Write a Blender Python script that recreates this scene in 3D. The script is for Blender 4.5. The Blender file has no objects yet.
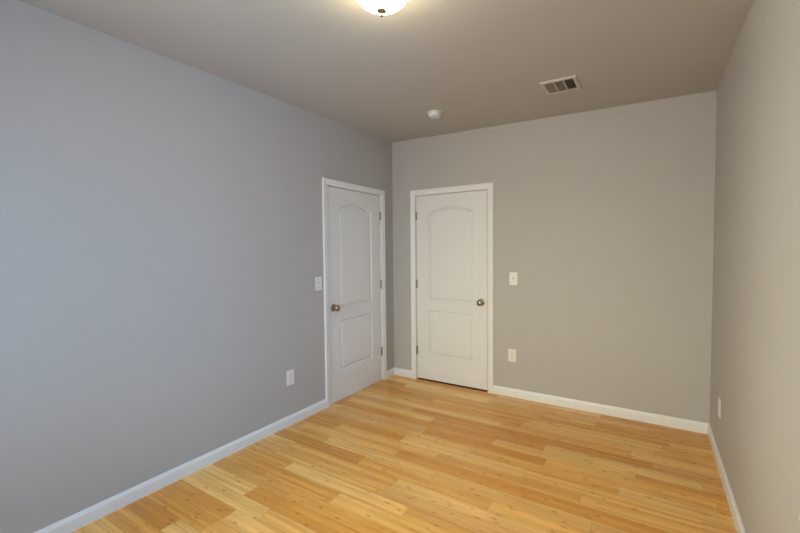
import bpy, bmesh, math, random
from mathutils import Vector, Matrix
from mathutils.geometry import tessellate_polygon

random.seed(7)
S = bpy.context.scene
C = S.collection
PI = math.pi

# ------------------------------------------------------------------ room dimensions (metres)
W, H, L = 2.9544, 2.6127, 4.55      # width, ceiling height, depth (far wall y=0, rear wall y=-L)
DZ = 0.050                          # the ceiling is slightly out of level in the far left corner
def ceil_z(x, y): return H + DZ*(1-min(max(x, 0), W)/W)*max(0.0, 1+y/3.1)

# ------------------------------------------------------------------ camera
F, SX, SY = 388.4815, 19.9073, -0.807
yaw, pitch, roll = 0.5389, -0.0380, -0.0077
fw = Vector((-math.sin(yaw)*math.cos(pitch), math.cos(yaw)*math.cos(pitch), math.sin(pitch)))
r0 = Vector((math.cos(yaw), math.sin(yaw), 0)); u0 = r0.cross(fw)
rr = math.cos(roll)*r0 + math.sin(roll)*u0
uu = -math.sin(roll)*r0 + math.cos(roll)*u0
cd = bpy.data.cameras.new('camera'); cam = bpy.data.objects.new('camera', cd); C.objects.link(cam)
cd.sensor_fit = 'HORIZONTAL'; cd.sensor_width = 36.0; cd.lens = 36.0*F/800
cd.shift_x = -SX/800; cd.shift_y = SY/800
cd.clip_start = 0.02; cd.clip_end = 200
m = Matrix((rr, uu, -fw)).transposed().to_4x4(); m.translation = (2.5557, -3.6756, 1.4311)
cam.matrix_world = m
S.camera = cam

# ------------------------------------------------------------------ world: blue daylight outside the window
SKY_COL, SKY_STR = (0.07, 0.46, 1.0), 11.2
GROUND_COL, GROUND_STR = (0.08, 0.44, 1.0), 8.4
SUN_SKY_COL, SUN_SKY_STR = (0.97, 1, 0.83), 16.0
SUN_GROUND_COL, SUN_GROUND_STR = (1, 1, 0.93), 10.6
LAMP_COL, LAMP_STR = (1, 0.86, 0.52), 45.0
world = bpy.data.worlds.new('sky'); S.world = world; world.use_nodes = True
nt = world.node_tree; nt.nodes.clear()
wo = nt.nodes.new('ShaderNodeOutputWorld'); bg = nt.nodes.new('ShaderNodeBackground')
tc = nt.nodes.new('ShaderNodeTexCoord'); sp = nt.nodes.new('ShaderNodeSeparateXYZ')
def world_math(op, a, b):
    x = nt.nodes.new('ShaderNodeMath'); x.operation = op; x.use_clamp = False
    for k, v in ((0, a), (1, b)):
        if isinstance(v, (int, float)): x.inputs[k].default_value = v
        else: nt.links.new(v, x.inputs[k])
    return x.outputs[0]
def world_step(v, lo, hi):
    x = nt.nodes.new('ShaderNodeMapRange'); x.interpolation_type = 'SMOOTHSTEP'
    nt.links.new(v, x.inputs[0]); x.inputs[1].default_value = lo; x.inputs[2].default_value = hi; return x.outputs[0]
def world_mix(f, a, b):
    x = nt.nodes.new('ShaderNodeMix'); x.data_type = 'RGBA'; x.clamp_result = False; nt.links.new(f, x.inputs[0])
    for k, v in ((6, a), (7, b)):
        if isinstance(v, tuple): x.inputs[k].default_value = v + (1,)
        else: nt.links.new(v, x.inputs[k])
    return x.outputs[2]
times = lambda c, k: tuple(q*k for q in c)
nt.links.new(tc.outputs['Generated'], sp.inputs[0])
up = world_step(sp.outputs[2], -0.03, 0.06)                       # below / above the horizon
side = world_step(world_math('ADD', sp.outputs[0], world_math('MULTIPLY', sp.outputs[1], 0.35)), -0.3, 0.3)    # 0: left and rear (sunny side), 1: right (blue side)
warm_half = world_mix(up, times(SUN_GROUND_COL, SUN_GROUND_STR), times(SUN_SKY_COL, SUN_SKY_STR))
blue_half = world_mix(up, times(GROUND_COL, GROUND_STR), times(SKY_COL, SKY_STR))
nt.links.new(world_mix(side, warm_half, blue_half), bg.inputs[0]); nt.links.new(bg.outputs[0], wo.inputs[0])
bg.inputs[1].default_value = 1.0

S.view_settings.view_transform = 'Standard'; S.view_settings.look = 'None'
S.view_settings.gamma = 1; S.view_settings.use_curve_mapping = False
S.view_settings.exposure = 0.0
S.cycles.max_bounces = 16; S.cycles.diffuse_bounces = 10
S.cycles.use_denoising = True

WINDOWS = [(2.29, 3.09)]; WZ0, WZ1 = 0.70, 2.15      # on the right wall, u = -y
REAR = [(0.30, 1.20), (1.34, 2.24)]      # unseen openings added in the rear wall to light the room, along x
LEFT = [(-4.40, -3.45)]      # unseen opening added in the left wall to light the right side, along y
for i, (a, b) in enumerate(WINDOWS):      # sampling portals in the window openings
    ld = bpy.data.lights.new('window_portal', 'AREA'); ld.shape = 'RECTANGLE'; ld.size = b-a; ld.size_y = WZ1-WZ0
    ld.cycles.is_portal = True
    lo = bpy.data.objects.new('window_portal', ld); C.objects.link(lo)
    lo.location = (W+0.11, -(a+b)/2, (WZ0+WZ1)/2); lo.rotation_euler = (PI/2, 0, PI/2)
for a, b, loc, rz in [(a, b, ((a+b)/2, -L-0.11, (WZ0+WZ1)/2), 0) for a, b in REAR] + [(a, b, (-0.11, (a+b)/2, (WZ0+WZ1)/2), -PI/2) for a, b in LEFT]:
    ld = bpy.data.lights.new('window_portal', 'AREA'); ld.shape = 'RECTANGLE'; ld.size = b-a; ld.size_y = WZ1-WZ0
    ld.cycles.is_portal = True
    lo = bpy.data.objects.new('window_portal', ld); C.objects.link(lo)
    lo.location = loc; lo.rotation_euler = (PI/2, 0, rz)

# ------------------------------------------------------------------ materials
def bamboo(r, g, b):
    c = srgb(r, g, b); return (min(1, c[0]*1.05), c[1]*0.955, c[2]*0.72, 1)

def srgb(r, g, b):
    f = lambda c: (c/255/12.92 if c/255 <= 0.04045 else ((c/255+0.055)/1.055)**2.4)
    return (f(r), f(g), f(b), 1)

def principled(name, col, rough=0.5, metal=0.0, spec=0.5, bump=0.0, bscale=200.0, var=0.0, vscale=3.0):
    mt = bpy.data.materials.new(name); mt.use_nodes = True
    n = mt.node_tree.nodes; l = mt.node_tree.links; p = n['Principled BSDF']
    p.inputs['Base Color'].default_value = col; p.inputs['Roughness'].default_value = rough
    p.inputs['Metallic'].default_value = metal; p.inputs['Specular IOR Level'].default_value = spec
    t = n.new('ShaderNodeTexCoord')
    if var:
        no = n.new('ShaderNodeTexNoise'); no.inputs['Scale'].default_value = vscale; no.inputs['Detail'].default_value = 3
        l.new(t.outputs['Object'], no.inputs['Vector'])
        mx = n.new('ShaderNodeMix'); mx.data_type = 'RGBA'
        mx.inputs[6].default_value = tuple(c*(1-var) for c in col[:3]) + (1,)
        mx.inputs[7].default_value = tuple(min(1, c*(1+var)) for c in col[:3]) + (1,)
        l.new(no.outputs[0], mx.inputs[0]); l.new(mx.outputs[2], p.inputs['Base Color'])
    if bump:
        no = n.new('ShaderNodeTexNoise'); no.inputs['Scale'].default_value = bscale; no.inputs['Detail'].default_value = 2
        l.new(t.outputs['Object'], no.inputs['Vector'])
        b = n.new('ShaderNodeBump'); b.inputs['Strength'].default_value = bump; b.inputs['Distance'].default_value = 0.001
        l.new(no.outputs[0], b.inputs['Height']); l.new(b.outputs[0], p.inputs['Normal'])
    return mt

M = {}
M['wall'] = principled('grey_wall_paint', (0.47, 0.45, 0.425, 1), 0.55, spec=0.3, bump=0.12, bscale=260, var=0.015)
M['ceiling'] = principled('ceiling_paint', (0.472, 0.459, 0.438, 1), 0.7, spec=0.25, bump=0.12, bscale=180, var=0.03)
M['trim'] = principled('white_trim_paint', (0.80, 0.79, 0.77, 1), 0.35, spec=0.45, bump=0.04, bscale=60)
M['door'] = principled('white_door_paint', (0.76, 0.75, 0.73, 1), 0.38, spec=0.45, bump=0.05, bscale=120)
M['plate'] = principled('white_plastic', (0.80, 0.78, 0.74, 1), 0.3)
M['slot'] = principled('dark_slot', (0.06, 0.055, 0.05, 1), 0.6)
M['nickel'] = principled('satin_nickel', (0.40, 0.33, 0.25, 1), 0.26, metal=1.0, bump=0.05, bscale=300)
M['hinge'] = principled('hinge_nickel', (0.34, 0.29, 0.24, 1), 0.38, metal=1.0, bump=0.05, bscale=300)
M['vent'] = principled('vent_enamel', (0.52, 0.49, 0.45, 1), 0.4)
M['louver'] = principled('louver_enamel', (0.40, 0.36, 0.30, 1), 0.5)
M['duct_shade'] = principled('dark_duct_shade', (0.02, 0.017, 0.014, 1), 0.8)  # shade inside the vent opening put into the colour
M['detector'] = principled('detector_plastic', (0.66, 0.66, 0.66, 1), 0.4)
M['grey_plastic'] = principled('grey_plastic', (0.30, 0.30, 0.30, 1), 0.5)
M['gap_shade'] = principled('dark_gap_shade', (0.10, 0.045, 0.03, 1), 0.5)  # dark colour standing in for the shade under the far door
M['shell'] = principled('light_block_dark', (0.30, 0.29, 0.28, 1), 0.8)  # dark colour for the added light-blocking shells behind the doors

def glass_mat():
    mt = bpy.data.materials.new('window_glass'); mt.use_nodes = True
    n = mt.node_tree.nodes; l = mt.node_tree.links; n.clear()
    o = n.new('ShaderNodeOutputMaterial'); mx = n.new('ShaderNodeMixShader'); fr = n.new('ShaderNodeFresnel')
    t = n.new('ShaderNodeBsdfTransparent'); g = n.new('ShaderNodeBsdfGlossy'); g.inputs['Roughness'].default_value = 0.02
    fr.inputs[0].default_value = 1.45
    l.new(fr.outputs[0], mx.inputs[0]); l.new(t.outputs[0], mx.inputs[1]); l.new(g.outputs[0], mx.inputs[2]); l.new(mx.outputs[0], o.inputs[0])
    return mt
M['glass'] = glass_mat()

def shade_mat():                       # the lit frosted bowl: a lamp that is on
    mt = bpy.data.materials.new('frosted_glass_lit'); mt.use_nodes = True
    n = mt.node_tree.nodes; p = n['Principled BSDF']
    p.inputs['Base Color'].default_value = (0.85, 0.83, 0.78, 1); p.inputs['Roughness'].default_value = 0.3
    p.inputs['Emission Color'].default_value = LAMP_COL + (1,); p.inputs['Emission Strength'].default_value = LAMP_STR
    return mt
M['shade'] = shade_mat()

def bamboo_mat():
    mt = bpy.data.materials.new('bamboo_planks'); mt.use_nodes = True
    nt = mt.node_tree; n = nt.nodes; l = nt.links; p = n['Principled BSDF']
    def sock(node_in, v):
        if isinstance(v, (int, float)): node_in.default_value = v
        else: l.new(v, node_in)
    def math_(op, a, b=0.0, c=0.0):
        x = n.new('ShaderNodeMath'); x.operation = op
        sock(x.inputs[0], a); sock(x.inputs[1], b); sock(x.inputs[2], c); return x.outputs[0]
    def vec(a, b, c=0.0):
        x = n.new('ShaderNodeCombineXYZ'); sock(x.inputs[0], a); sock(x.inputs[1], b); sock(x.inputs[2], c); return x.outputs[0]
    def white(v):
        x = n.new('ShaderNodeTexWhiteNoise'); x.noise_dimensions = '3D'; l.new(v, x.inputs['Vector']); return x.outputs['Value']
    def noise(v, scale, detail=3, rough=0.5):
        x = n.new('ShaderNodeTexNoise'); l.new(v, x.inputs['Vector']); x.inputs['Scale'].default_value = scale
        x.inputs['Detail'].default_value = detail; x.inputs['Roughness'].default_value = rough; return x.outputs[0]
    def mix(f, a, b, blend='MIX'):
        x = n.new('ShaderNodeMix'); x.data_type = 'RGBA'; x.blend_type = blend
        sock(x.inputs[0], f)
        for k, v in ((6, a), (7, b)):
            if isinstance(v, tuple): x.inputs[k].default_value = v
            else: l.new(v, x.inputs[k])
        return x.outputs[2]
    def ramp(f, stops):
        x = n.new('ShaderNodeValToRGB'); sock(x.inputs[0], f); e = x.color_ramp.elements
        while len(e) < len(stops): e.new(0.5)
        for i, (q, c) in enumerate(stops): e[i].position = q; e[i].color = c
        return x.outputs[0]
    def smooth(v, lo, hi):
        x = n.new('ShaderNodeMapRange'); x.interpolation_type = 'SMOOTHSTEP'; sock(x.inputs[0], v)
        x.inputs[1].default_value = lo; x.inputs[2].default_value = hi; return x.outputs[0]
    t = n.new('ShaderNodeTexCoord'); s = n.new('ShaderNodeSeparateXYZ'); l.new(t.outputs['Object'], s.inputs[0])
    X, Y = s.outputs[0], s.outputs[1]
    PW, PL, NS = 0.1, 0.93, 5.0
    yr = math_('DIVIDE', math_('ADD', Y, -0.006), PW)
    row = math_('FLOOR', yr); fy = math_('SUBTRACT', yr, row)
    off = math_('MULTIPLY', white(vec(row, 3.7)), 7.0)
    xr = math_('ADD', math_('DIVIDE', X, PL), off)
    col = math_('FLOOR', xr); fx = math_('SUBTRACT', xr, col)
    pid = vec(row, col, 1.3)
    rnd = white(pid)
    # plank tone
    base = ramp(rnd, [(0.0, bamboo(206, 147, 70)), (0.16, bamboo(214, 156, 78)), (0.36, bamboo(224, 172, 98)),
                      (0.62, bamboo(231, 184, 114)), (0.86, bamboo(238, 200, 138)), (1.0, bamboo(214, 162, 104))])
    # strips inside a plank
    st = math_('FLOOR', math_('MULTIPLY', fy, NS)); fs = math_('FRACT', math_('MULTIPLY', fy, NS))
    sid = vec(math_('ADD', math_('MULTIPLY', row, NS), st), col, 9.1)
    srnd = white(sid)
    strip_tone = math_('ADD', 0.90, math_('MULTIPLY', srnd, 0.20))
    # fibre grain, stretched along the plank
    gv = vec(math_('ADD', math_('MULTIPLY', X, 1.6), math_('MULTIPLY', rnd, 40.0)), math_('MULTIPLY', Y, 120.0), math_('MULTIPLY', rnd, 17.0))
    grain = noise(gv, 1.0, 4, 0.6)
    gv2 = vec(math_('MULTIPLY', X, 3.0), math_('MULTIPLY', Y, 16.0), math_('MULTIPLY', rnd, 31.0))
    cloud = noise(gv2, 1.0, 3, 0.55)
    gt = math_('ADD', 0.72, math_('MULTIPLY', grain, 0.56))
    ctn = math_('ADD', 0.80, math_('MULTIPLY', cloud, 0.40))
    tone = math_('MULTIPLY', math_('MULTIPLY', strip_tone, gt), ctn)
    tv = n.new('ShaderNodeCombineColor'); 
    sock(tv.inputs[0], tone); sock(tv.inputs[1], math_('POWER', tone, 1.25)); sock(tv.inputs[2], math_('POWER', tone, 1.7))
    c1 = mix(1.0, base, tv.outputs[0], 'MULTIPLY')
    # bamboo nodes (the knuckles): short dark dashes across single strips
    nr = math_('ADD', math_('DIVIDE', X, 0.27), math_('MULTIPLY', srnd, 5.0))
    nc = math_('FLOOR', nr); nf = math_('MULTIPLY', math_('SUBTRACT', math_('FRACT', nr), 0.5), 0.27)
    amt = white(vec(math_('ADD', math_('MULTIPLY', row, NS), st), nc, col))
    dx = math_('DIVIDE', nf, 0.024); dy = math_('DIVIDE', math_('SUBTRACT', fs, 0.5), 0.48)
    dd = math_('SQRT', math_('ADD', math_('MULTIPLY', dx, dx), math_('MULTIPLY', dy, dy)))
    wob = math_('ADD', dd, math_('MULTIPLY', math_('SUBTRACT', noise(vec(math_('MULTIPLY', X, 90.0), math_('MULTIPLY', Y, 90.0)), 1.0, 2), 0.5), 0.9))
    spot = math_('SUBTRACT', 1.0, smooth(wob, 0.25, 1.0))
    spot = math_('MULTIPLY', spot, math_('MULTIPLY', smooth(amt, 0.35, 1.0), 0.62))
    # long orange streaks
    sv = vec(math_('ADD', math_('MULTIPLY', X, 1.1), math_('MULTIPLY', rnd, 23.0)), math_('MULTIPLY', Y, 34.0), math_('MULTIPLY', rnd, 11.0))
    streak = math_('MULTIPLY', smooth(noise(sv, 1.0, 3, 0.6), 0.52, 0.78), 0.50)
    c1 = mix(streak, c1, srgb(188, 120, 40))
    c2 = mix(spot, c1, (0.50, 0.30, 0.12, 1), 'MULTIPLY')
    # fine seams
    ey = math_('MULTIPLY', math_('MINIMUM', fy, math_('SUBTRACT', 1.0, fy)), PW)
    ex = math_('MULTIPLY', math_('MINIMUM', fx, math_('SUBTRACT', 1.0, fx)), PL)
    seam = math_('SUBTRACT', 1.0, smooth(math_('MINIMUM', ex, ey), 0.0003, 0.0016))
    c3 = mix(math_('MULTIPLY', seam, 0.40), c2, srgb(120, 66, 24))
    l.new(c3, p.inputs['Base Color'])
    rg = math_('ADD', 0.15, math_('MULTIPLY', grain, 0.14)); l.new(rg, p.inputs['Roughness'])
    p.inputs['Specular IOR Level'].default_value = 0.5
    b = n.new('ShaderNodeBump'); b.inputs['Strength'].default_value = 0.25; b.inputs['Distance'].default_value = 0.0006
    hgt = math_('SUBTRACT', math_('MULTIPLY', grain, 0.25), seam)
    l.new(hgt, b.inputs['Height']); l.new(b.outputs[0], p.inputs['Normal'])
    return mt
M['floor'] = bamboo_mat()

# ------------------------------------------------------------------ helpers
def obj(name, bm, mat, parent=None, smooth=False, loc=None):
    bmesh.ops.remove_doubles(bm, verts=bm.verts, dist=1e-6)
    bmesh.ops.recalc_face_normals(bm, faces=bm.faces)
    me = bpy.data.meshes.new(name); bm.to_mesh(me); bm.free()
    mats = mat if isinstance(mat, (list, tuple)) else [mat]
    for q in mats: me.materials.append(q)
    if smooth: me.shade_smooth()
    o = bpy.data.objects.new(name, me); C.objects.link(o)
    if parent: o.parent = parent
    if loc: o.location = loc
    return o

def tag(o, label=None, cat=None, group=None, kind=None):
    for k, v in (('label', label), ('category', cat), ('group', group), ('kind', kind)):
        if v: o[k] = v
    return o

def thing(name, label, cat, loc, rotz=0.0, group=None, kind=None):
    o = bpy.data.objects.new(name, None); C.objects.link(o); o.empty_display_size = 0.05
    o.location = loc; o.rotation_euler = (0, 0, rotz)
    return tag(o, label, cat, group, kind)

def dup(root, loc, rotz, label):
    r = root.copy(); C.objects.link(r); r.location = loc; r.rotation_euler = (0, 0, rotz); r['label'] = label
    def rec(src, dst):
        for ch in list(src.children):
            c = ch.copy(); C.objects.link(c); c.parent = dst; rec(ch, c)
    rec(root, r); return r

def box(bm, x0, x1, y0, y1, z0, z1, bevel=0.0, seg=2):
    v = [bm.verts.new(p) for p in ((x0,y0,z0),(x1,y0,z0),(x1,y1,z0),(x0,y1,z0),(x0,y0,z1),(x1,y0,z1),(x1,y1,z1),(x0,y1,z1))]
    fs = [bm.faces.new([v[i] for i in q]) for q in ((0,3,2,1),(4,5,6,7),(0,1,5,4),(1,2,6,5),(2,3,7,6),(3,0,4,7))]
    if bevel:
        es = list({e for f in fs for e in f.edges})
        bmesh.ops.bevel(bm, geom=es, offset=bevel, segments=seg, profile=0.5, affect='EDGES')

def lathe(bm, prof, axis='z', n=48, origin=(0,0,0)):
    """prof: (radius, height) pairs turned about an axis; the ends close on radius 0."""
    o = Vector(origin); rings = []
    def P(r, a, h):
        c, s = r*math.cos(a), r*math.sin(a)
        return o + (Vector((c, s, h)) if axis == 'z' else Vector((c, -h, s)))      # axis 'y': grows towards -y
    for r, h in prof:
        rings.append([bm.verts.new(P(0, 0, h))] if r < 1e-7 else [bm.verts.new(P(r, 2*PI*i/n, h)) for i in range(n)])
    for A, B in zip(rings, rings[1:]):
        for i in range(n):
            j = (i+1) % n
            if len(A) == 1 and len(B) == 1: continue
            if len(A) == 1: bm.faces.new((A[0], B[i], B[j]))
            elif len(B) == 1: bm.faces.new((A[i], A[j], B[0]))
            else: bm.faces.new((A[i], A[j], B[j], B[i]))

def cyl(bm, r, h0, h1, axis='z', n=24, origin=(0,0,0), bev=0.0):
    b = bev or min(r, h1-h0)*0.12
    lathe(bm, [(0,h0),(r-b,h0),(r,h0+b),(r,h1-b),(r-b,h1),(0,h1)], axis, n, origin)

def sweep(bm, path, profile, place, closed_ends=True):
    """path: 2D polyline, profile: (across, out) pairs; mitred corners; place(a, b, out) -> 3D"""
    N = len(path); rows = []
    for i, (a, b) in enumerate(path):
        def nrm(p, q):
            d = Vector((q[0]-p[0], q[1]-p[1])).normalized(); return Vector((-d.y, d.x))
        if i == 0: off = nrm(path[0], path[1])
        elif i == N-1: off = nrm(path[-2], path[-1])
        else:
            n1, n2 = nrm(path[i-1], path[i]), nrm(path[i], path[i+1]); off = (n1+n2)/(1+n1.dot(n2))
        rows.append([bm.verts.new(place(a+off.x*w, b+off.y*w, t)) for w, t in profile])
    K = len(profile)
    for A, B in zip(rows, rows[1:]):
        for k in range(K):
            bm.faces.new((A[k], A[(k+1)%K], B[(k+1)%K], B[k]))
    bm.faces.new(rows[0]); bm.faces.new(rows[-1][::-1])

# local wall frames: u runs along the wall (to the viewer's right), out points into the room
def on_left(u, z, out): return Vector((out, u, z))            # wall x=0, u = y
def on_back(u, z, out): return Vector((u, -out, z))           # wall y=0, u = x
def on_right(u, z, out): return Vector((W-out, -u, z))        # wall x=W, u = -y
def on_rear(u, z, out): return Vector((W-u, -L+out, z))       # wall y=-L, u = W-x

# ------------------------------------------------------------------ setting: floor, ceiling, walls
T = 0.12
LO = (-1.037, -0.235)       # left doorway along y
BO = (0.311, 1.144)         # far doorway along x
DH = 2.038                  # doorway height
bm = bmesh.new(); box(bm, -T-0.7, W+T, -L-T, T+0.7, -0.06, 0.0)
tag(obj('floor', bm, M['floor']), 'glossy honey coloured bamboo plank floor', 'floor', kind='structure')

bm = bmesh.new()            # ceiling as a fine grid, so the slight tilt stays smooth
NX, NY = 24, 36
g = [[bm.verts.new((-T+(W+2*T)*i/NX, -L-T+(L+2*T)*j/NY, 0)) for j in range(NY+1)] for i in range(NX+1)]
for row in g:
    for v in row: v.co.z = ceil_z(v.co.x, min(v.co.y, 0))
for i in range(NX):
    for j in range(NY): bm.faces.new((g[i][j], g[i][j+1], g[i+1][j+1], g[i+1][j]))
ret = bmesh.ops.extrude_face_region(bm, geom=list(bm.faces))
for e in ret['geom']:
    if isinstance(e, bmesh.types.BMVert): e.co.z = H+0.25
tag(obj('ceiling', bm, M['ceiling'], smooth=False), 'plain beige painted drywall ceiling with the lit lamp', 'ceiling', kind='structure')

ZT = H+0.12
def wall(name, place, u0, u1, holes, label):
    """a wall slab with rectangular openings (a, b, z0, z1), one mesh"""
    bm = bmesh.new()
    us = sorted({u0, u1, *[h[0] for h in holes], *[h[1] for h in holes]})
    for a, b in zip(us, us[1:]):
        hs = [h for h in holes if h[0] <= a+1e-6 and h[1] >= b-1e-6]
        spans = [(0.0, ZT)] if not hs else [(p, q) for p, q in ((0.0, hs[0][2]), (hs[0][3], ZT)) if q-p > 1e-4]
        for z0, z1 in spans:
            p0, p1 = place(a, z0, 0), place(b, z1, -T)
            box(bm, min(p0.x,p1.x), max(p0.x,p1.x), min(p0.y,p1.y), max(p0.y,p1.y), z0, z1)
    # interior partition faces between neighbouring boxes are dropped
    bmesh.ops.remove_doubles(bm, verts=bm.verts, dist=1e-5)
    return tag(obj(name, bm, M['wall']), label, 'wall', kind='structure')
wall('wall_left', on_left, -L, 0.0, [(LO[0], LO[1], 0.0, DH)] + [(a, b, WZ0, WZ1) for a, b in LEFT], 'long grey painted wall on the left with a white door near the corner')
wall('wall_back', on_back, -T, W+T, [(BO[0], BO[1], 0.0, DH)], 'grey painted far wall with the white door')
wall('wall_right', on_right, 0.0, L, [(a, b, WZ0, WZ1) for a, b in WINDOWS], 'plain grey painted wall on the right without any door')
wall('wall_rear', on_rear, -T, W+T, [(W-b, W-a, WZ0, WZ1) for a, b in REAR], 'grey painted wall behind the viewer')

def shell(name, x0, x1, y0, y1, skip, label):        # unseen shell added behind a closed door to keep sky light out
    bm = bmesh.new(); t = 0.04
    if skip != 'y0': box(bm, x0, x1, y0, y0+t, 0, 2.4)
    if skip != 'y1': box(bm, x0, x1, y1-t, y1, 0, 2.4)
    if skip != 'x0': box(bm, x0, x0+t, y0, y1, 0, 2.4)
    if skip != 'x1': box(bm, x1-t, x1, y0, y1, 0, 2.4)
    box(bm, x0, x1, y0, y1, 2.4, 2.44)
    tag(obj(name, bm, M['shell']), label, 'wall', kind='structure')
shell('far_light_block', 0.1, 1.35, T, T+0.65, 'y0', 'unseen walls added behind the far door to block sky light')
shell('left_light_block', -T-0.65, -T, -1.2, -0.05, 'x1', 'unseen walls added behind the left door to block sky light')

# ------------------------------------------------------------------ trim: baseboards, casings with jambs
BH, BT = 0.082, 0.0139
base_prof = [(0,0),(0,BT),(BH*0.72,BT),(BH*0.80,BT*0.90),(BH*0.90,BT*0.62),(BH*0.96,BT*0.50),(BH,BT*0.40),(BH,0)]
def baseboard(name, pts, label):
    """pts: plan polyline with the room on its left-hand side"""
    bm = bmesh.new()
    sweep(bm, pts, [(t, z) for z, t in base_prof], lambda a, b, z: Vector((a, b, z)))
    return tag(obj(name, bm, M['trim']), label, 'baseboard', kind='structure')
CL = (-1.105, -0.172); CB = (0.247, 1.210); CT = 2.0975
baseboard('baseboard_left', [(0, CL[0]), (0, -L)], 'long white baseboard under the left wall')
baseboard('baseboard_corner', [(CB[0], 0), (0, 0), (0, CL[1])], 'short white baseboard turning the corner between the two doors')
baseboard('baseboard_back', [(W, -L), (W, 0), (CB[1], 0)], 'white baseboard along the far wall and the right wall')
baseboard('baseboard_rear', [(0, -L), (W, -L)], 'white baseboard along the wall behind the viewer')

def casing(name, place, O, Cx, label):
    """moulded casing on the wall, jamb boards in the opening and the stop, as one trim"""
    # casing: path runs along its outer edge (up, across, down), profile goes inwards
    bm = bmesh.new(); w = 0.0575
    prof = [(0,0),(0,0.016),(0.004,0.0175),(0.016,0.0175),(0.022,0.0145),(0.040,0.0130),(0.050,0.0105),(w-0.002,0.010),(w,0.008),(w,0)]
    path = [(Cx[0], 0.0), (Cx[0], CT), (Cx[1], CT), (Cx[1], 0.0)]
    sweep(bm, path, [(-a, b) for a, b in prof], place)
    o = tag(obj(name, bm, M['trim']), label, 'door casing', kind='structure')
    # jamb boards
    bm = bmesh.new(); jt = 0.004
    def pb(u0, u1, z0, z1, o0, o1):
        a, b = place(u0, z0, o0), place(u1, z1, o1)
        box(bm, min(a.x,b.x), max(a.x,b.x), min(a.y,b.y), max(a.y,b.y), z0, z1)
    pb(O[0]-0.002, O[0]+0.0005, 0, DH, -T, 0.0005); pb(O[1]-0.0005, O[1]+0.002, 0, DH, -T, 0.0005); pb(O[0], O[1], DH-0.0005, DH+0.002, -T, 0.0005)
    pb(O[0], O[0]+0.010, 0, DH, -0.075, -0.040); pb(O[1]-0.010, O[1], 0, DH, -0.075, -0.040); pb(O[0], O[1], DH-0.010, DH, -0.075, -0.040)
    obj('door_jamb', bm, M['trim'], o)
    return o
cas_l = casing('trim_1', on_left, LO, CL, 'white casing around the door on the left wall')
cas_b = casing('trim_2', on_back, BO, CB, 'white casing around the door on the far wall')

# ------------------------------------------------------------------ doors
def panel_loop(x0, x1, z0, z1, zs, d, n=36):
    """outline inset by d: rectangle, or with zs (spring height) an eyebrow arch on top; same count for every d"""
    xa, xb = x0+d, x1-d; pts = [(xa, z0+d), (xb, z0+d)]
    if zs is None:
        for i in range(n+1): pts.append((xb+(xa-xb)*i/n, z1-d))
    else:
        c = (x1-x0)/2; s = z1-zs; R = (c*c+s*s)/(2*s); zc = z1-R; xm = (x0+x1)/2
        for i in range(n+1):
            x = xb+(xa-xb)*i/n; pts.append((x, zc+math.sqrt((R-d)**2-(x-xm)**2)))
    return pts

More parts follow.
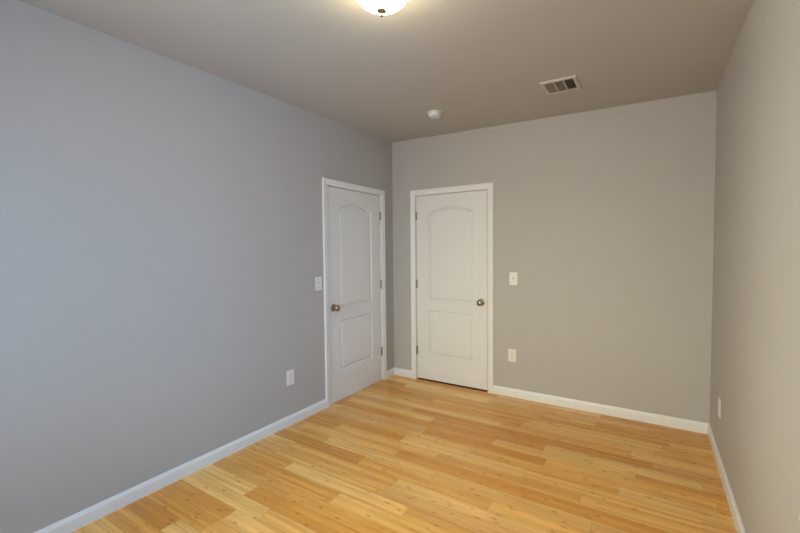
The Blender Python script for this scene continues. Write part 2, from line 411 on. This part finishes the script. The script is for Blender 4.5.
def make_door(name, place, s0, s1, z0, panels, label, hinge_u, knob_u, knob_z, latch_u):
    z1 = 2.031; th = 0.035
    root = thing(name, label, 'door', place((s0+s1)/2, 0, -0.017), kind='structure')
    base = root.location.copy()
    REC = 0.004                    # the leaf sits a little behind the casing
    P = lambda u, z, o: place(u, z, o-REC) - base
    bm = bmesh.new()
    outer = [(s0+0.0015, z0), (s1-0.0015, z0), (s1-0.0015, z1), (s0+0.0015, z1)]
    loops = [panel_loop(*p, 0.0) for p in panels]
    polys = [[Vector((a, b, 0)) for a, b in q] for q in [outer]+loops]
    flat = [p for q in polys for p in q]
    V = [bm.verts.new(P(p.x, p.y, 0.0)) for p in flat]
    for tri in tessellate_polygon(polys): bm.faces.new([V[i] for i in tri])
    # sticking: slope down, cove floor, slope up to a raised field
    steps = [(0.004, -0.0070), (0.008, -0.0130), (0.011, -0.0150), (0.014, -0.0145), (0.026, -0.0055), (0.033, -0.0020), (0.036, -0.0015)]
    k = 4
    for p, lp in zip(panels, loops):
        prev = V[k:k+len(lp)]; k += len(lp)
        for d, o in steps:
            cur = [bm.verts.new(P(a, b, o)) for a, b in panel_loop(*p, d)]
            for i in range(len(cur)):
                j = (i+1) % len(cur); bm.faces.new((prev[i], prev[j], cur[j], cur[i]))
            prev = cur
        bm.faces.new(prev)
    back = [bm.verts.new(P(a, b, -th)) for a, b in outer]
    for i in range(4):
        j = (i+1) % 4; bm.faces.new((V[i], V[j], back[j], back[i]))
    bm.faces.new(back)
    obj('door_panel', bm, M['door'], root)
    # three hinges: barrel with knuckles and pin tips, leaf edge
    for hz in (0.325, 1.067, 1.816):
        b1 = bmesh.new(); org = P(hinge_u, 0, 0.0045+REC); r = 0.0060; hh = 0.0445
        for q in range(5):
            a = hz-hh+q*2*hh/5
            cyl(b1, r, a+0.0006, a+2*hh/5-0.0006, 'z', 20, (org.x, org.y, 0), 0.0008)
        cyl(b1, r*0.72, hz-hh-0.004, hz+hh+0.004, 'z', 16, (org.x, org.y, 0), 0.0015)
        d = 0.012
        pa, pb_ = P(hinge_u-d, 0, 0.0008), P(hinge_u+d, 0, 0.0020+REC)
        box(b1, min(pa.x,pb_.x), max(pa.x,pb_.x), min(pa.y,pb_.y), max(pa.y,pb_.y), hz-hh, hz+hh)
        obj('hinge', b1, M['hinge'], root)
    # knob: rosette, neck and ball, turned about the outward axis
    kn = bmesh.new(); n = 40
    ax = P(0, 0, 1) - P(0, 0, 0); ua = P(1, 0, 0) - P(0, 0, 0); ctr = P(knob_u, knob_z, 0)
    def turn(bm_, prof):
        rings = []
        for r, h in prof:
            if r < 1e-6: rings.append([bm_.verts.new(ctr + ax*h)])
            else: rings.append([bm_.verts.new(ctr + ax*h + ua*(r*math.cos(2*PI*i/n)) + Vector((0,0,r*math.sin(2*PI*i/n)))) for i in range(n)])
        for A, B in zip(rings, rings[1:]):
            for i in range(n):
                j = (i+1) % n
                if len(A) == 1: bm_.faces.new((A[0], B[i], B[j]))
                elif len(B) == 1: bm_.faces.new((A[i], A[j], B[0]))
                else: bm_.faces.new((A[i], A[j], B[j], B[i]))
    K = 1.12
    turn(kn, [(r*K, h*K) for r, h in [(0.012,0.008),(0.0115,0.020),(0.013,0.026),(0.020,0.030),(0.0255,0.036),(0.0275,0.044),(0.0270,0.051),(0.0235,0.058),(0.017,0.0625),(0.009,0.0645),(0,0.065)]])
    ko = obj('doorknob', kn, M['nickel'], root, smooth=True)
    rs = bmesh.new(); turn(rs, [(r*K, h*K) for r, h in [(0,0.0),(0.031,0.0),(0.0325,0.002),(0.0315,0.005),(0.026,0.008),(0.014,0.0105),(0,0.0105)]])
    obj('rosette', rs, M['nickel'], ko, smooth=True)
    lt = bmesh.new(); pa, pb_ = P(latch_u-0.0022, 0, -0.010), P(latch_u+0.0022, 0, 0.0012)
    box(lt, min(pa.x,pb_.x), max(pa.x,pb_.x), min(pa.y,pb_.y), max(pa.y,pb_.y), knob_z-0.028, knob_z+0.028)
    obj('latch_plate', lt, M['hinge'], root)
    return root

make_door('door_1', on_left, -1.034, -0.238, 0.003,
          [(-0.895, -0.393, 0.893, 1.896, 1.836), (-0.895, -0.396, 0.288, 0.776, None)],
          'white two panel arch top door on the left wall beside the corner', -0.2365, -0.980, 0.905, -1.0355)
make_door('door_2', on_back, 0.314, 1.141, 0.015,
          [(0.462, 0.993, 0.889, 1.895, 1.836), (0.463, 0.988, 0.287, 0.779, None)],
          'white two panel arch top door on the far wall', 0.3125, 1.077, 0.905, 1.1425)
bm = bmesh.new(); box(bm, BO[0]+0.001, BO[1]-0.001, -0.001, 0.10, 0.0, 0.003)  # dark strip in the door gap, its shade painted by colour
tag(obj('gap_shade_strip', bm, M['gap_shade']), 'dark strip painting the shade in the gap under the far door', 'gap_shade', kind='structure')

# ------------------------------------------------------------------ unseen windows: right one inferred from daylight, the rest added for light
def make_window(n, a, b, loc, rot, label):
    root = thing('window_%d' % n, label, 'window', loc, rot, kind='structure')
    w2, hh, zm = (b-a)/2, WZ1-WZ0, (WZ1-WZ0)/2
    fr = bmesh.new()
    for q in ((-w2, -w2+0.04, 0, hh), (w2-0.04, w2, 0, hh), (-w2+0.04, w2-0.04, 0, 0.05), (-w2+0.04, w2-0.04, hh-0.05, hh), (-w2+0.04, w2-0.04, zm-0.02, zm+0.02)):
        box(fr, q[0], q[1], -0.03, 0.03, q[2], q[3], 0.003)
    f = obj('window_frame', fr, M['trim'], root)
    for z0, z1, yy in ((0.05, zm-0.02, 0.008), (zm+0.02, hh-0.05, -0.008)):
        pn = bmesh.new(); box(pn, -w2+0.04, w2-0.04, yy-0.002, yy+0.002, z0, z1); obj('pane', pn, M['glass'], f)
    sl = bmesh.new(); box(sl, -w2-0.05, w2+0.05, 0.03, 0.10, -0.022, 0.0, 0.004); obj('window_sill', sl, M['trim'], root)
    cs = bmesh.new(); w = 0.057
    sweep(cs, [(-w2-w, 0.0), (-w2-w, hh+w), (w2+w, hh+w), (w2+w, 0.0)], [(0,0),(0,-0.016),(-0.03,-0.014),(-w,-0.010),(-w,0)], lambda u, z, o: Vector((u, 0.06-o, z)))
    obj('window_casing', cs, M['trim'], root)
make_window(1, WINDOWS[0][0], WINDOWS[0][1], (W+0.06, -sum(WINDOWS[0])/2, WZ0), PI/2, 'white double hung window on the right wall, beside the viewer')
make_window(2, REAR[0][0], REAR[0][1], (sum(REAR[0])/2, -L-0.06, WZ0), 0, 'unseen double hung window added for light in the wall behind the viewer, nearer the left wall')
make_window(3, REAR[1][0], REAR[1][1], (sum(REAR[1])/2, -L-0.06, WZ0), 0, 'unseen double hung window added for light in the wall behind the viewer, nearer the right wall')
make_window(4, LEFT[0][0], LEFT[0][1], (-0.06, sum(LEFT[0])/2, WZ0), -PI/2, 'unseen double hung window added for light on the left wall, behind the viewer')

# ------------------------------------------------------------------ ceiling lamp
lx, ly = 1.525, -2.262; lz = ceil_z(lx, ly)
lamp = thing('ceiling_light', 'lit flush mount ceiling lamp with frosted white bowl', 'ceiling light', (lx, ly, lz))
bm = bmesh.new()
lathe(bm, [(0,0),(0.138,0),(0.140,-0.004),(0.140,-0.020),(0.137,-0.028),(0.132,-0.032),(0.124,-0.033),(0.0,-0.033)], 'z', 72)
obj('ceiling_pan', bm, M['hinge'], lamp, smooth=False)
bm = bmesh.new(); prof = []
for i in range(25):
    a = i/24*PI/2; prof.append((0.126*math.cos(a)**0.92 if i < 24 else 0.0, -0.033-0.092*math.sin(a)))
lathe(bm, [(0.0,-0.0331)]+prof, 'z', 72)
obj('glass_bowl', bm, M['shade'], lamp, smooth=True)
bm = bmesh.new()
lathe(bm, [(0,-0.120),(0.006,-0.1205),(0.006,-0.133),(0.020,-0.1335),(0.0215,-0.137),(0.017,-0.142),(0.008,-0.146),(0.005,-0.149),(0.0075,-0.153),(0.0075,-0.158),(0.004,-0.162),(0,-0.163)], 'z', 32)
obj('finial', bm, M['nickel'], lamp, smooth=True)

# ------------------------------------------------------------------ smoke detector
dx, dy = 0.908, -0.645; dz = ceil_z(dx, dy)
det = thing('smoke_detector', 'round white smoke detector on the ceiling near the corner', 'smoke detector', (dx, dy, dz+0.002))
bm = bmesh.new(); lathe(bm, [(0,0),(0.066,0),(0.067,-0.003),(0.066,-0.009),(0.060,-0.011),(0,-0.011)], 'z', 48); obj('mounting_base', bm, M['detector'], det)
bm = bmesh.new(); lathe(bm, [(0,-0.010),(0.055,-0.010),(0.0575,-0.014),(0.0565,-0.030),(0.052,-0.040),(0.042,-0.046),(0.020,-0.049),(0,-0.0495)], 'z', 48)
cov = obj('cover', bm, M['detector'], det, smooth=False)
bm = bmesh.new()
for k in range(20):
    a = 2*PI*k/20; c, s = math.cos(a), math.sin(a)
    m4 = Matrix.Translation((0.0468*c, 0.0468*s, -0.0434)) @ Matrix.Rotation(a, 4, 'Z') @ Matrix.Rotation(0.52, 4, 'Y')
    v0 = len(bm.verts); box(bm, -0.004, 0.004, -0.0042, 0.0042, -0.001, 0.001)
    bm.verts.ensure_lookup_table()
    for v in bm.verts[v0:]: v.co = m4 @ v.co
obj('vent_slot', bm, M['grey_plastic'], cov)
bm = bmesh.new(); lathe(bm, [(0,-0.049),(0.008,-0.049),(0.008,-0.0512),(0.006,-0.052),(0,-0.052)], 'z', 24); obj('test_button', bm, M['grey_plastic'], det)

# ------------------------------------------------------------------ ceiling register
vx, vy = 1.972, -0.688; vz = ceil_z(vx, vy)
vent = thing('ceiling_vent', 'white three section air vent on the ceiling', 'air vent', (vx, vy, vz-0.0025))
ox, oy, ix, iy = 0.124, 0.120, 0.096, 0.094
bm = bmesh.new()
prof = [(0,0),(0,-0.004),(0.006,-0.009),(0.024,-0.010),(0.030,-0.008),(0.030,0)]
def ring(bm, x, y, prof):
    rows = []
    for w, z in prof: rows.append([bm.verts.new((sx*(x-w), sy*(y-w*(y-iy)/(x-ix)), z)) for sx, sy in ((-1,-1),(1,-1),(1,1),(-1,1))])
    for k in range(len(rows)):
        A, B = rows[k], rows[(k+1) % len(rows)]
        for i in range(4): bm.faces.new((A[i], A[(i+1)%4], B[(i+1)%4], B[i]))
ring(bm, ox, oy, [(0,0.005),(0,-0.002),(0.005,-0.0085),(0.022,-0.010),(0.028,-0.008),(0.028,0.005)])
obj('vent_frame', bm, M['vent'], vent)
bm = bmesh.new(); box(bm, -ix, ix, -iy, iy, -0.0012, -0.0002); obj('duct_shade', bm, M['duct_shade'], vent)  # dark sheet behind the louvers, painted shade in place of a recess
bay = 2*ix/3
for k in (1, 2):
    bm = bmesh.new(); xb = -ix+k*bay; box(bm, xb-0.004, xb+0.004, -iy, iy, -0.010, -0.001); obj('divider', bm, M['vent'], vent)
def louver(cx, cy, ln, along, tilt):
    bm = bmesh.new(); box(bm, -ln/2, ln/2, -0.0042, 0.0042, -0.0005, 0.0005)
    m4 = Matrix.Translation((cx, cy, -0.0055)) @ Matrix.Rotation(PI/2 if along == 'y' else 0, 4, 'Z') @ Matrix.Rotation(tilt, 4, 'X')
    bmesh.ops.transform(bm, matrix=m4, verts=bm.verts); obj('louver', bm, M['louver'], vent)
for k in range(5):
    louver(-ix+0.009+k*(bay-0.018)/4, 0, 2*iy, 'y', -0.70)
    louver(ix-0.009-k*(bay-0.018)/4, 0, 2*iy, 'y', 1.05)
for k in range(14):
    louver(0, -iy+0.008+k*(2*iy-0.016)/13, bay-0.008, 'x', 0.75)

# ------------------------------------------------------------------ switches and outlets (origin at plate centre on the wall, front = -y)
PWd, PHt = 0.079, 0.1235
def plate_bm(holes=()):
    bm = bmesh.new(); box(bm, -PWd/2, PWd/2, -0.0058, 0.0, -PHt/2, PHt/2, 0.0032, 3); return bm
def screw(parent, z, r=0.0032, y=-0.0056):
    bm = bmesh.new(); cyl(bm, r, 0, 0.0016, 'y', 16, (0, y, z)); s = obj('screw', bm, M['plate'], parent)
    bm = bmesh.new(); box(bm, -r*0.8, r*0.8, y-0.0019, y-0.0012, z-0.0005, z+0.0005); obj('screw_slot', bm, M['slot'], s)
def make_switch(label, loc, rot):
    t = thing('light_switch', label, 'light switch', loc, rot, 'white light switches')
    obj('wall_plate', plate_bm(), M['plate'], t)
    bm = bmesh.new(); box(bm, -0.0052, 0.0052, -0.0064, -0.0050, -0.0125, 0.0125); obj('toggle_slot', bm, M['grey_plastic'], t)
    bm = bmesh.new(); box(bm, -0.0046, 0.0046, -0.0205, -0.0050, -0.004, 0.0048, 0.001)
    bmesh.ops.transform(bm, matrix=Matrix.Rotation(0.42, 4, 'X'), verts=bm.verts); obj('toggle', bm, M['plate'], t)
    screw(t, 0.030); screw(t, -0.030); return t
def make_outlet(label, loc, rot):
    t = thing('wall_outlet', label, 'wall outlet', loc, rot, 'white wall outlets')
    obj('wall_plate', plate_bm(), M['plate'], t); screw(t, 0.0)
    for zc in (0.0195, -0.0195):
        bm = bmesh.new(); pts = []
        for i in range(40):
            a = 2*PI*i/40; pts.append((0.0172*math.cos(a), max(-0.0142, min(0.0142, 0.0172*math.sin(a)))))
        A = [bm.verts.new((x, -0.005, zc+z)) for x, z in pts]; B = [bm.verts.new((x, -0.0070, zc+z)) for x, z in pts]
        Cc = [bm.verts.new((x*0.95, -0.0075, zc+z*0.95)) for x, z in pts]
        for P_, Q_ in ((A, B), (B, Cc)):
            for i in range(40): bm.faces.new((P_[i], P_[(i+1)%40], Q_[(i+1)%40], Q_[i]))
        bm.faces.new(Cc)
        rc = obj('receptacle', bm, M['plate'], t)
        for sx, hh in ((-0.0064, 0.0042), (0.0064, 0.0035)):
            bm = bmesh.new(); box(bm, sx-0.0011, sx+0.0011, -0.0078, -0.0070, zc+0.003-hh, zc+0.003+hh); obj('socket_slot', bm, M['slot'], rc)
        bm = bmesh.new(); cyl(bm, 0.0026, 0, 0.0006, 'y', 16, (0, -0.0072, zc-0.0085)); obj('ground_hole', bm, M['slot'], rc)
    return t
sw = make_switch('white toggle light switch on the far wall, right of the door', (1.410, 0, 1.157), 0)
dup(sw, (0, -1.170, 1.147), PI/2, 'white toggle light switch on the left wall, beside the left door casing')
ou = make_outlet('white duplex outlet on the far wall below the light switch', (1.398, 0, 0.408), 0)
dup(ou, (0, -1.505, 0.394), PI/2, 'white duplex outlet low on the left wall')
dup(ou, (W, -0.480, 0.380), -PI/2, 'white duplex outlet low on the right wall, seen edge on')
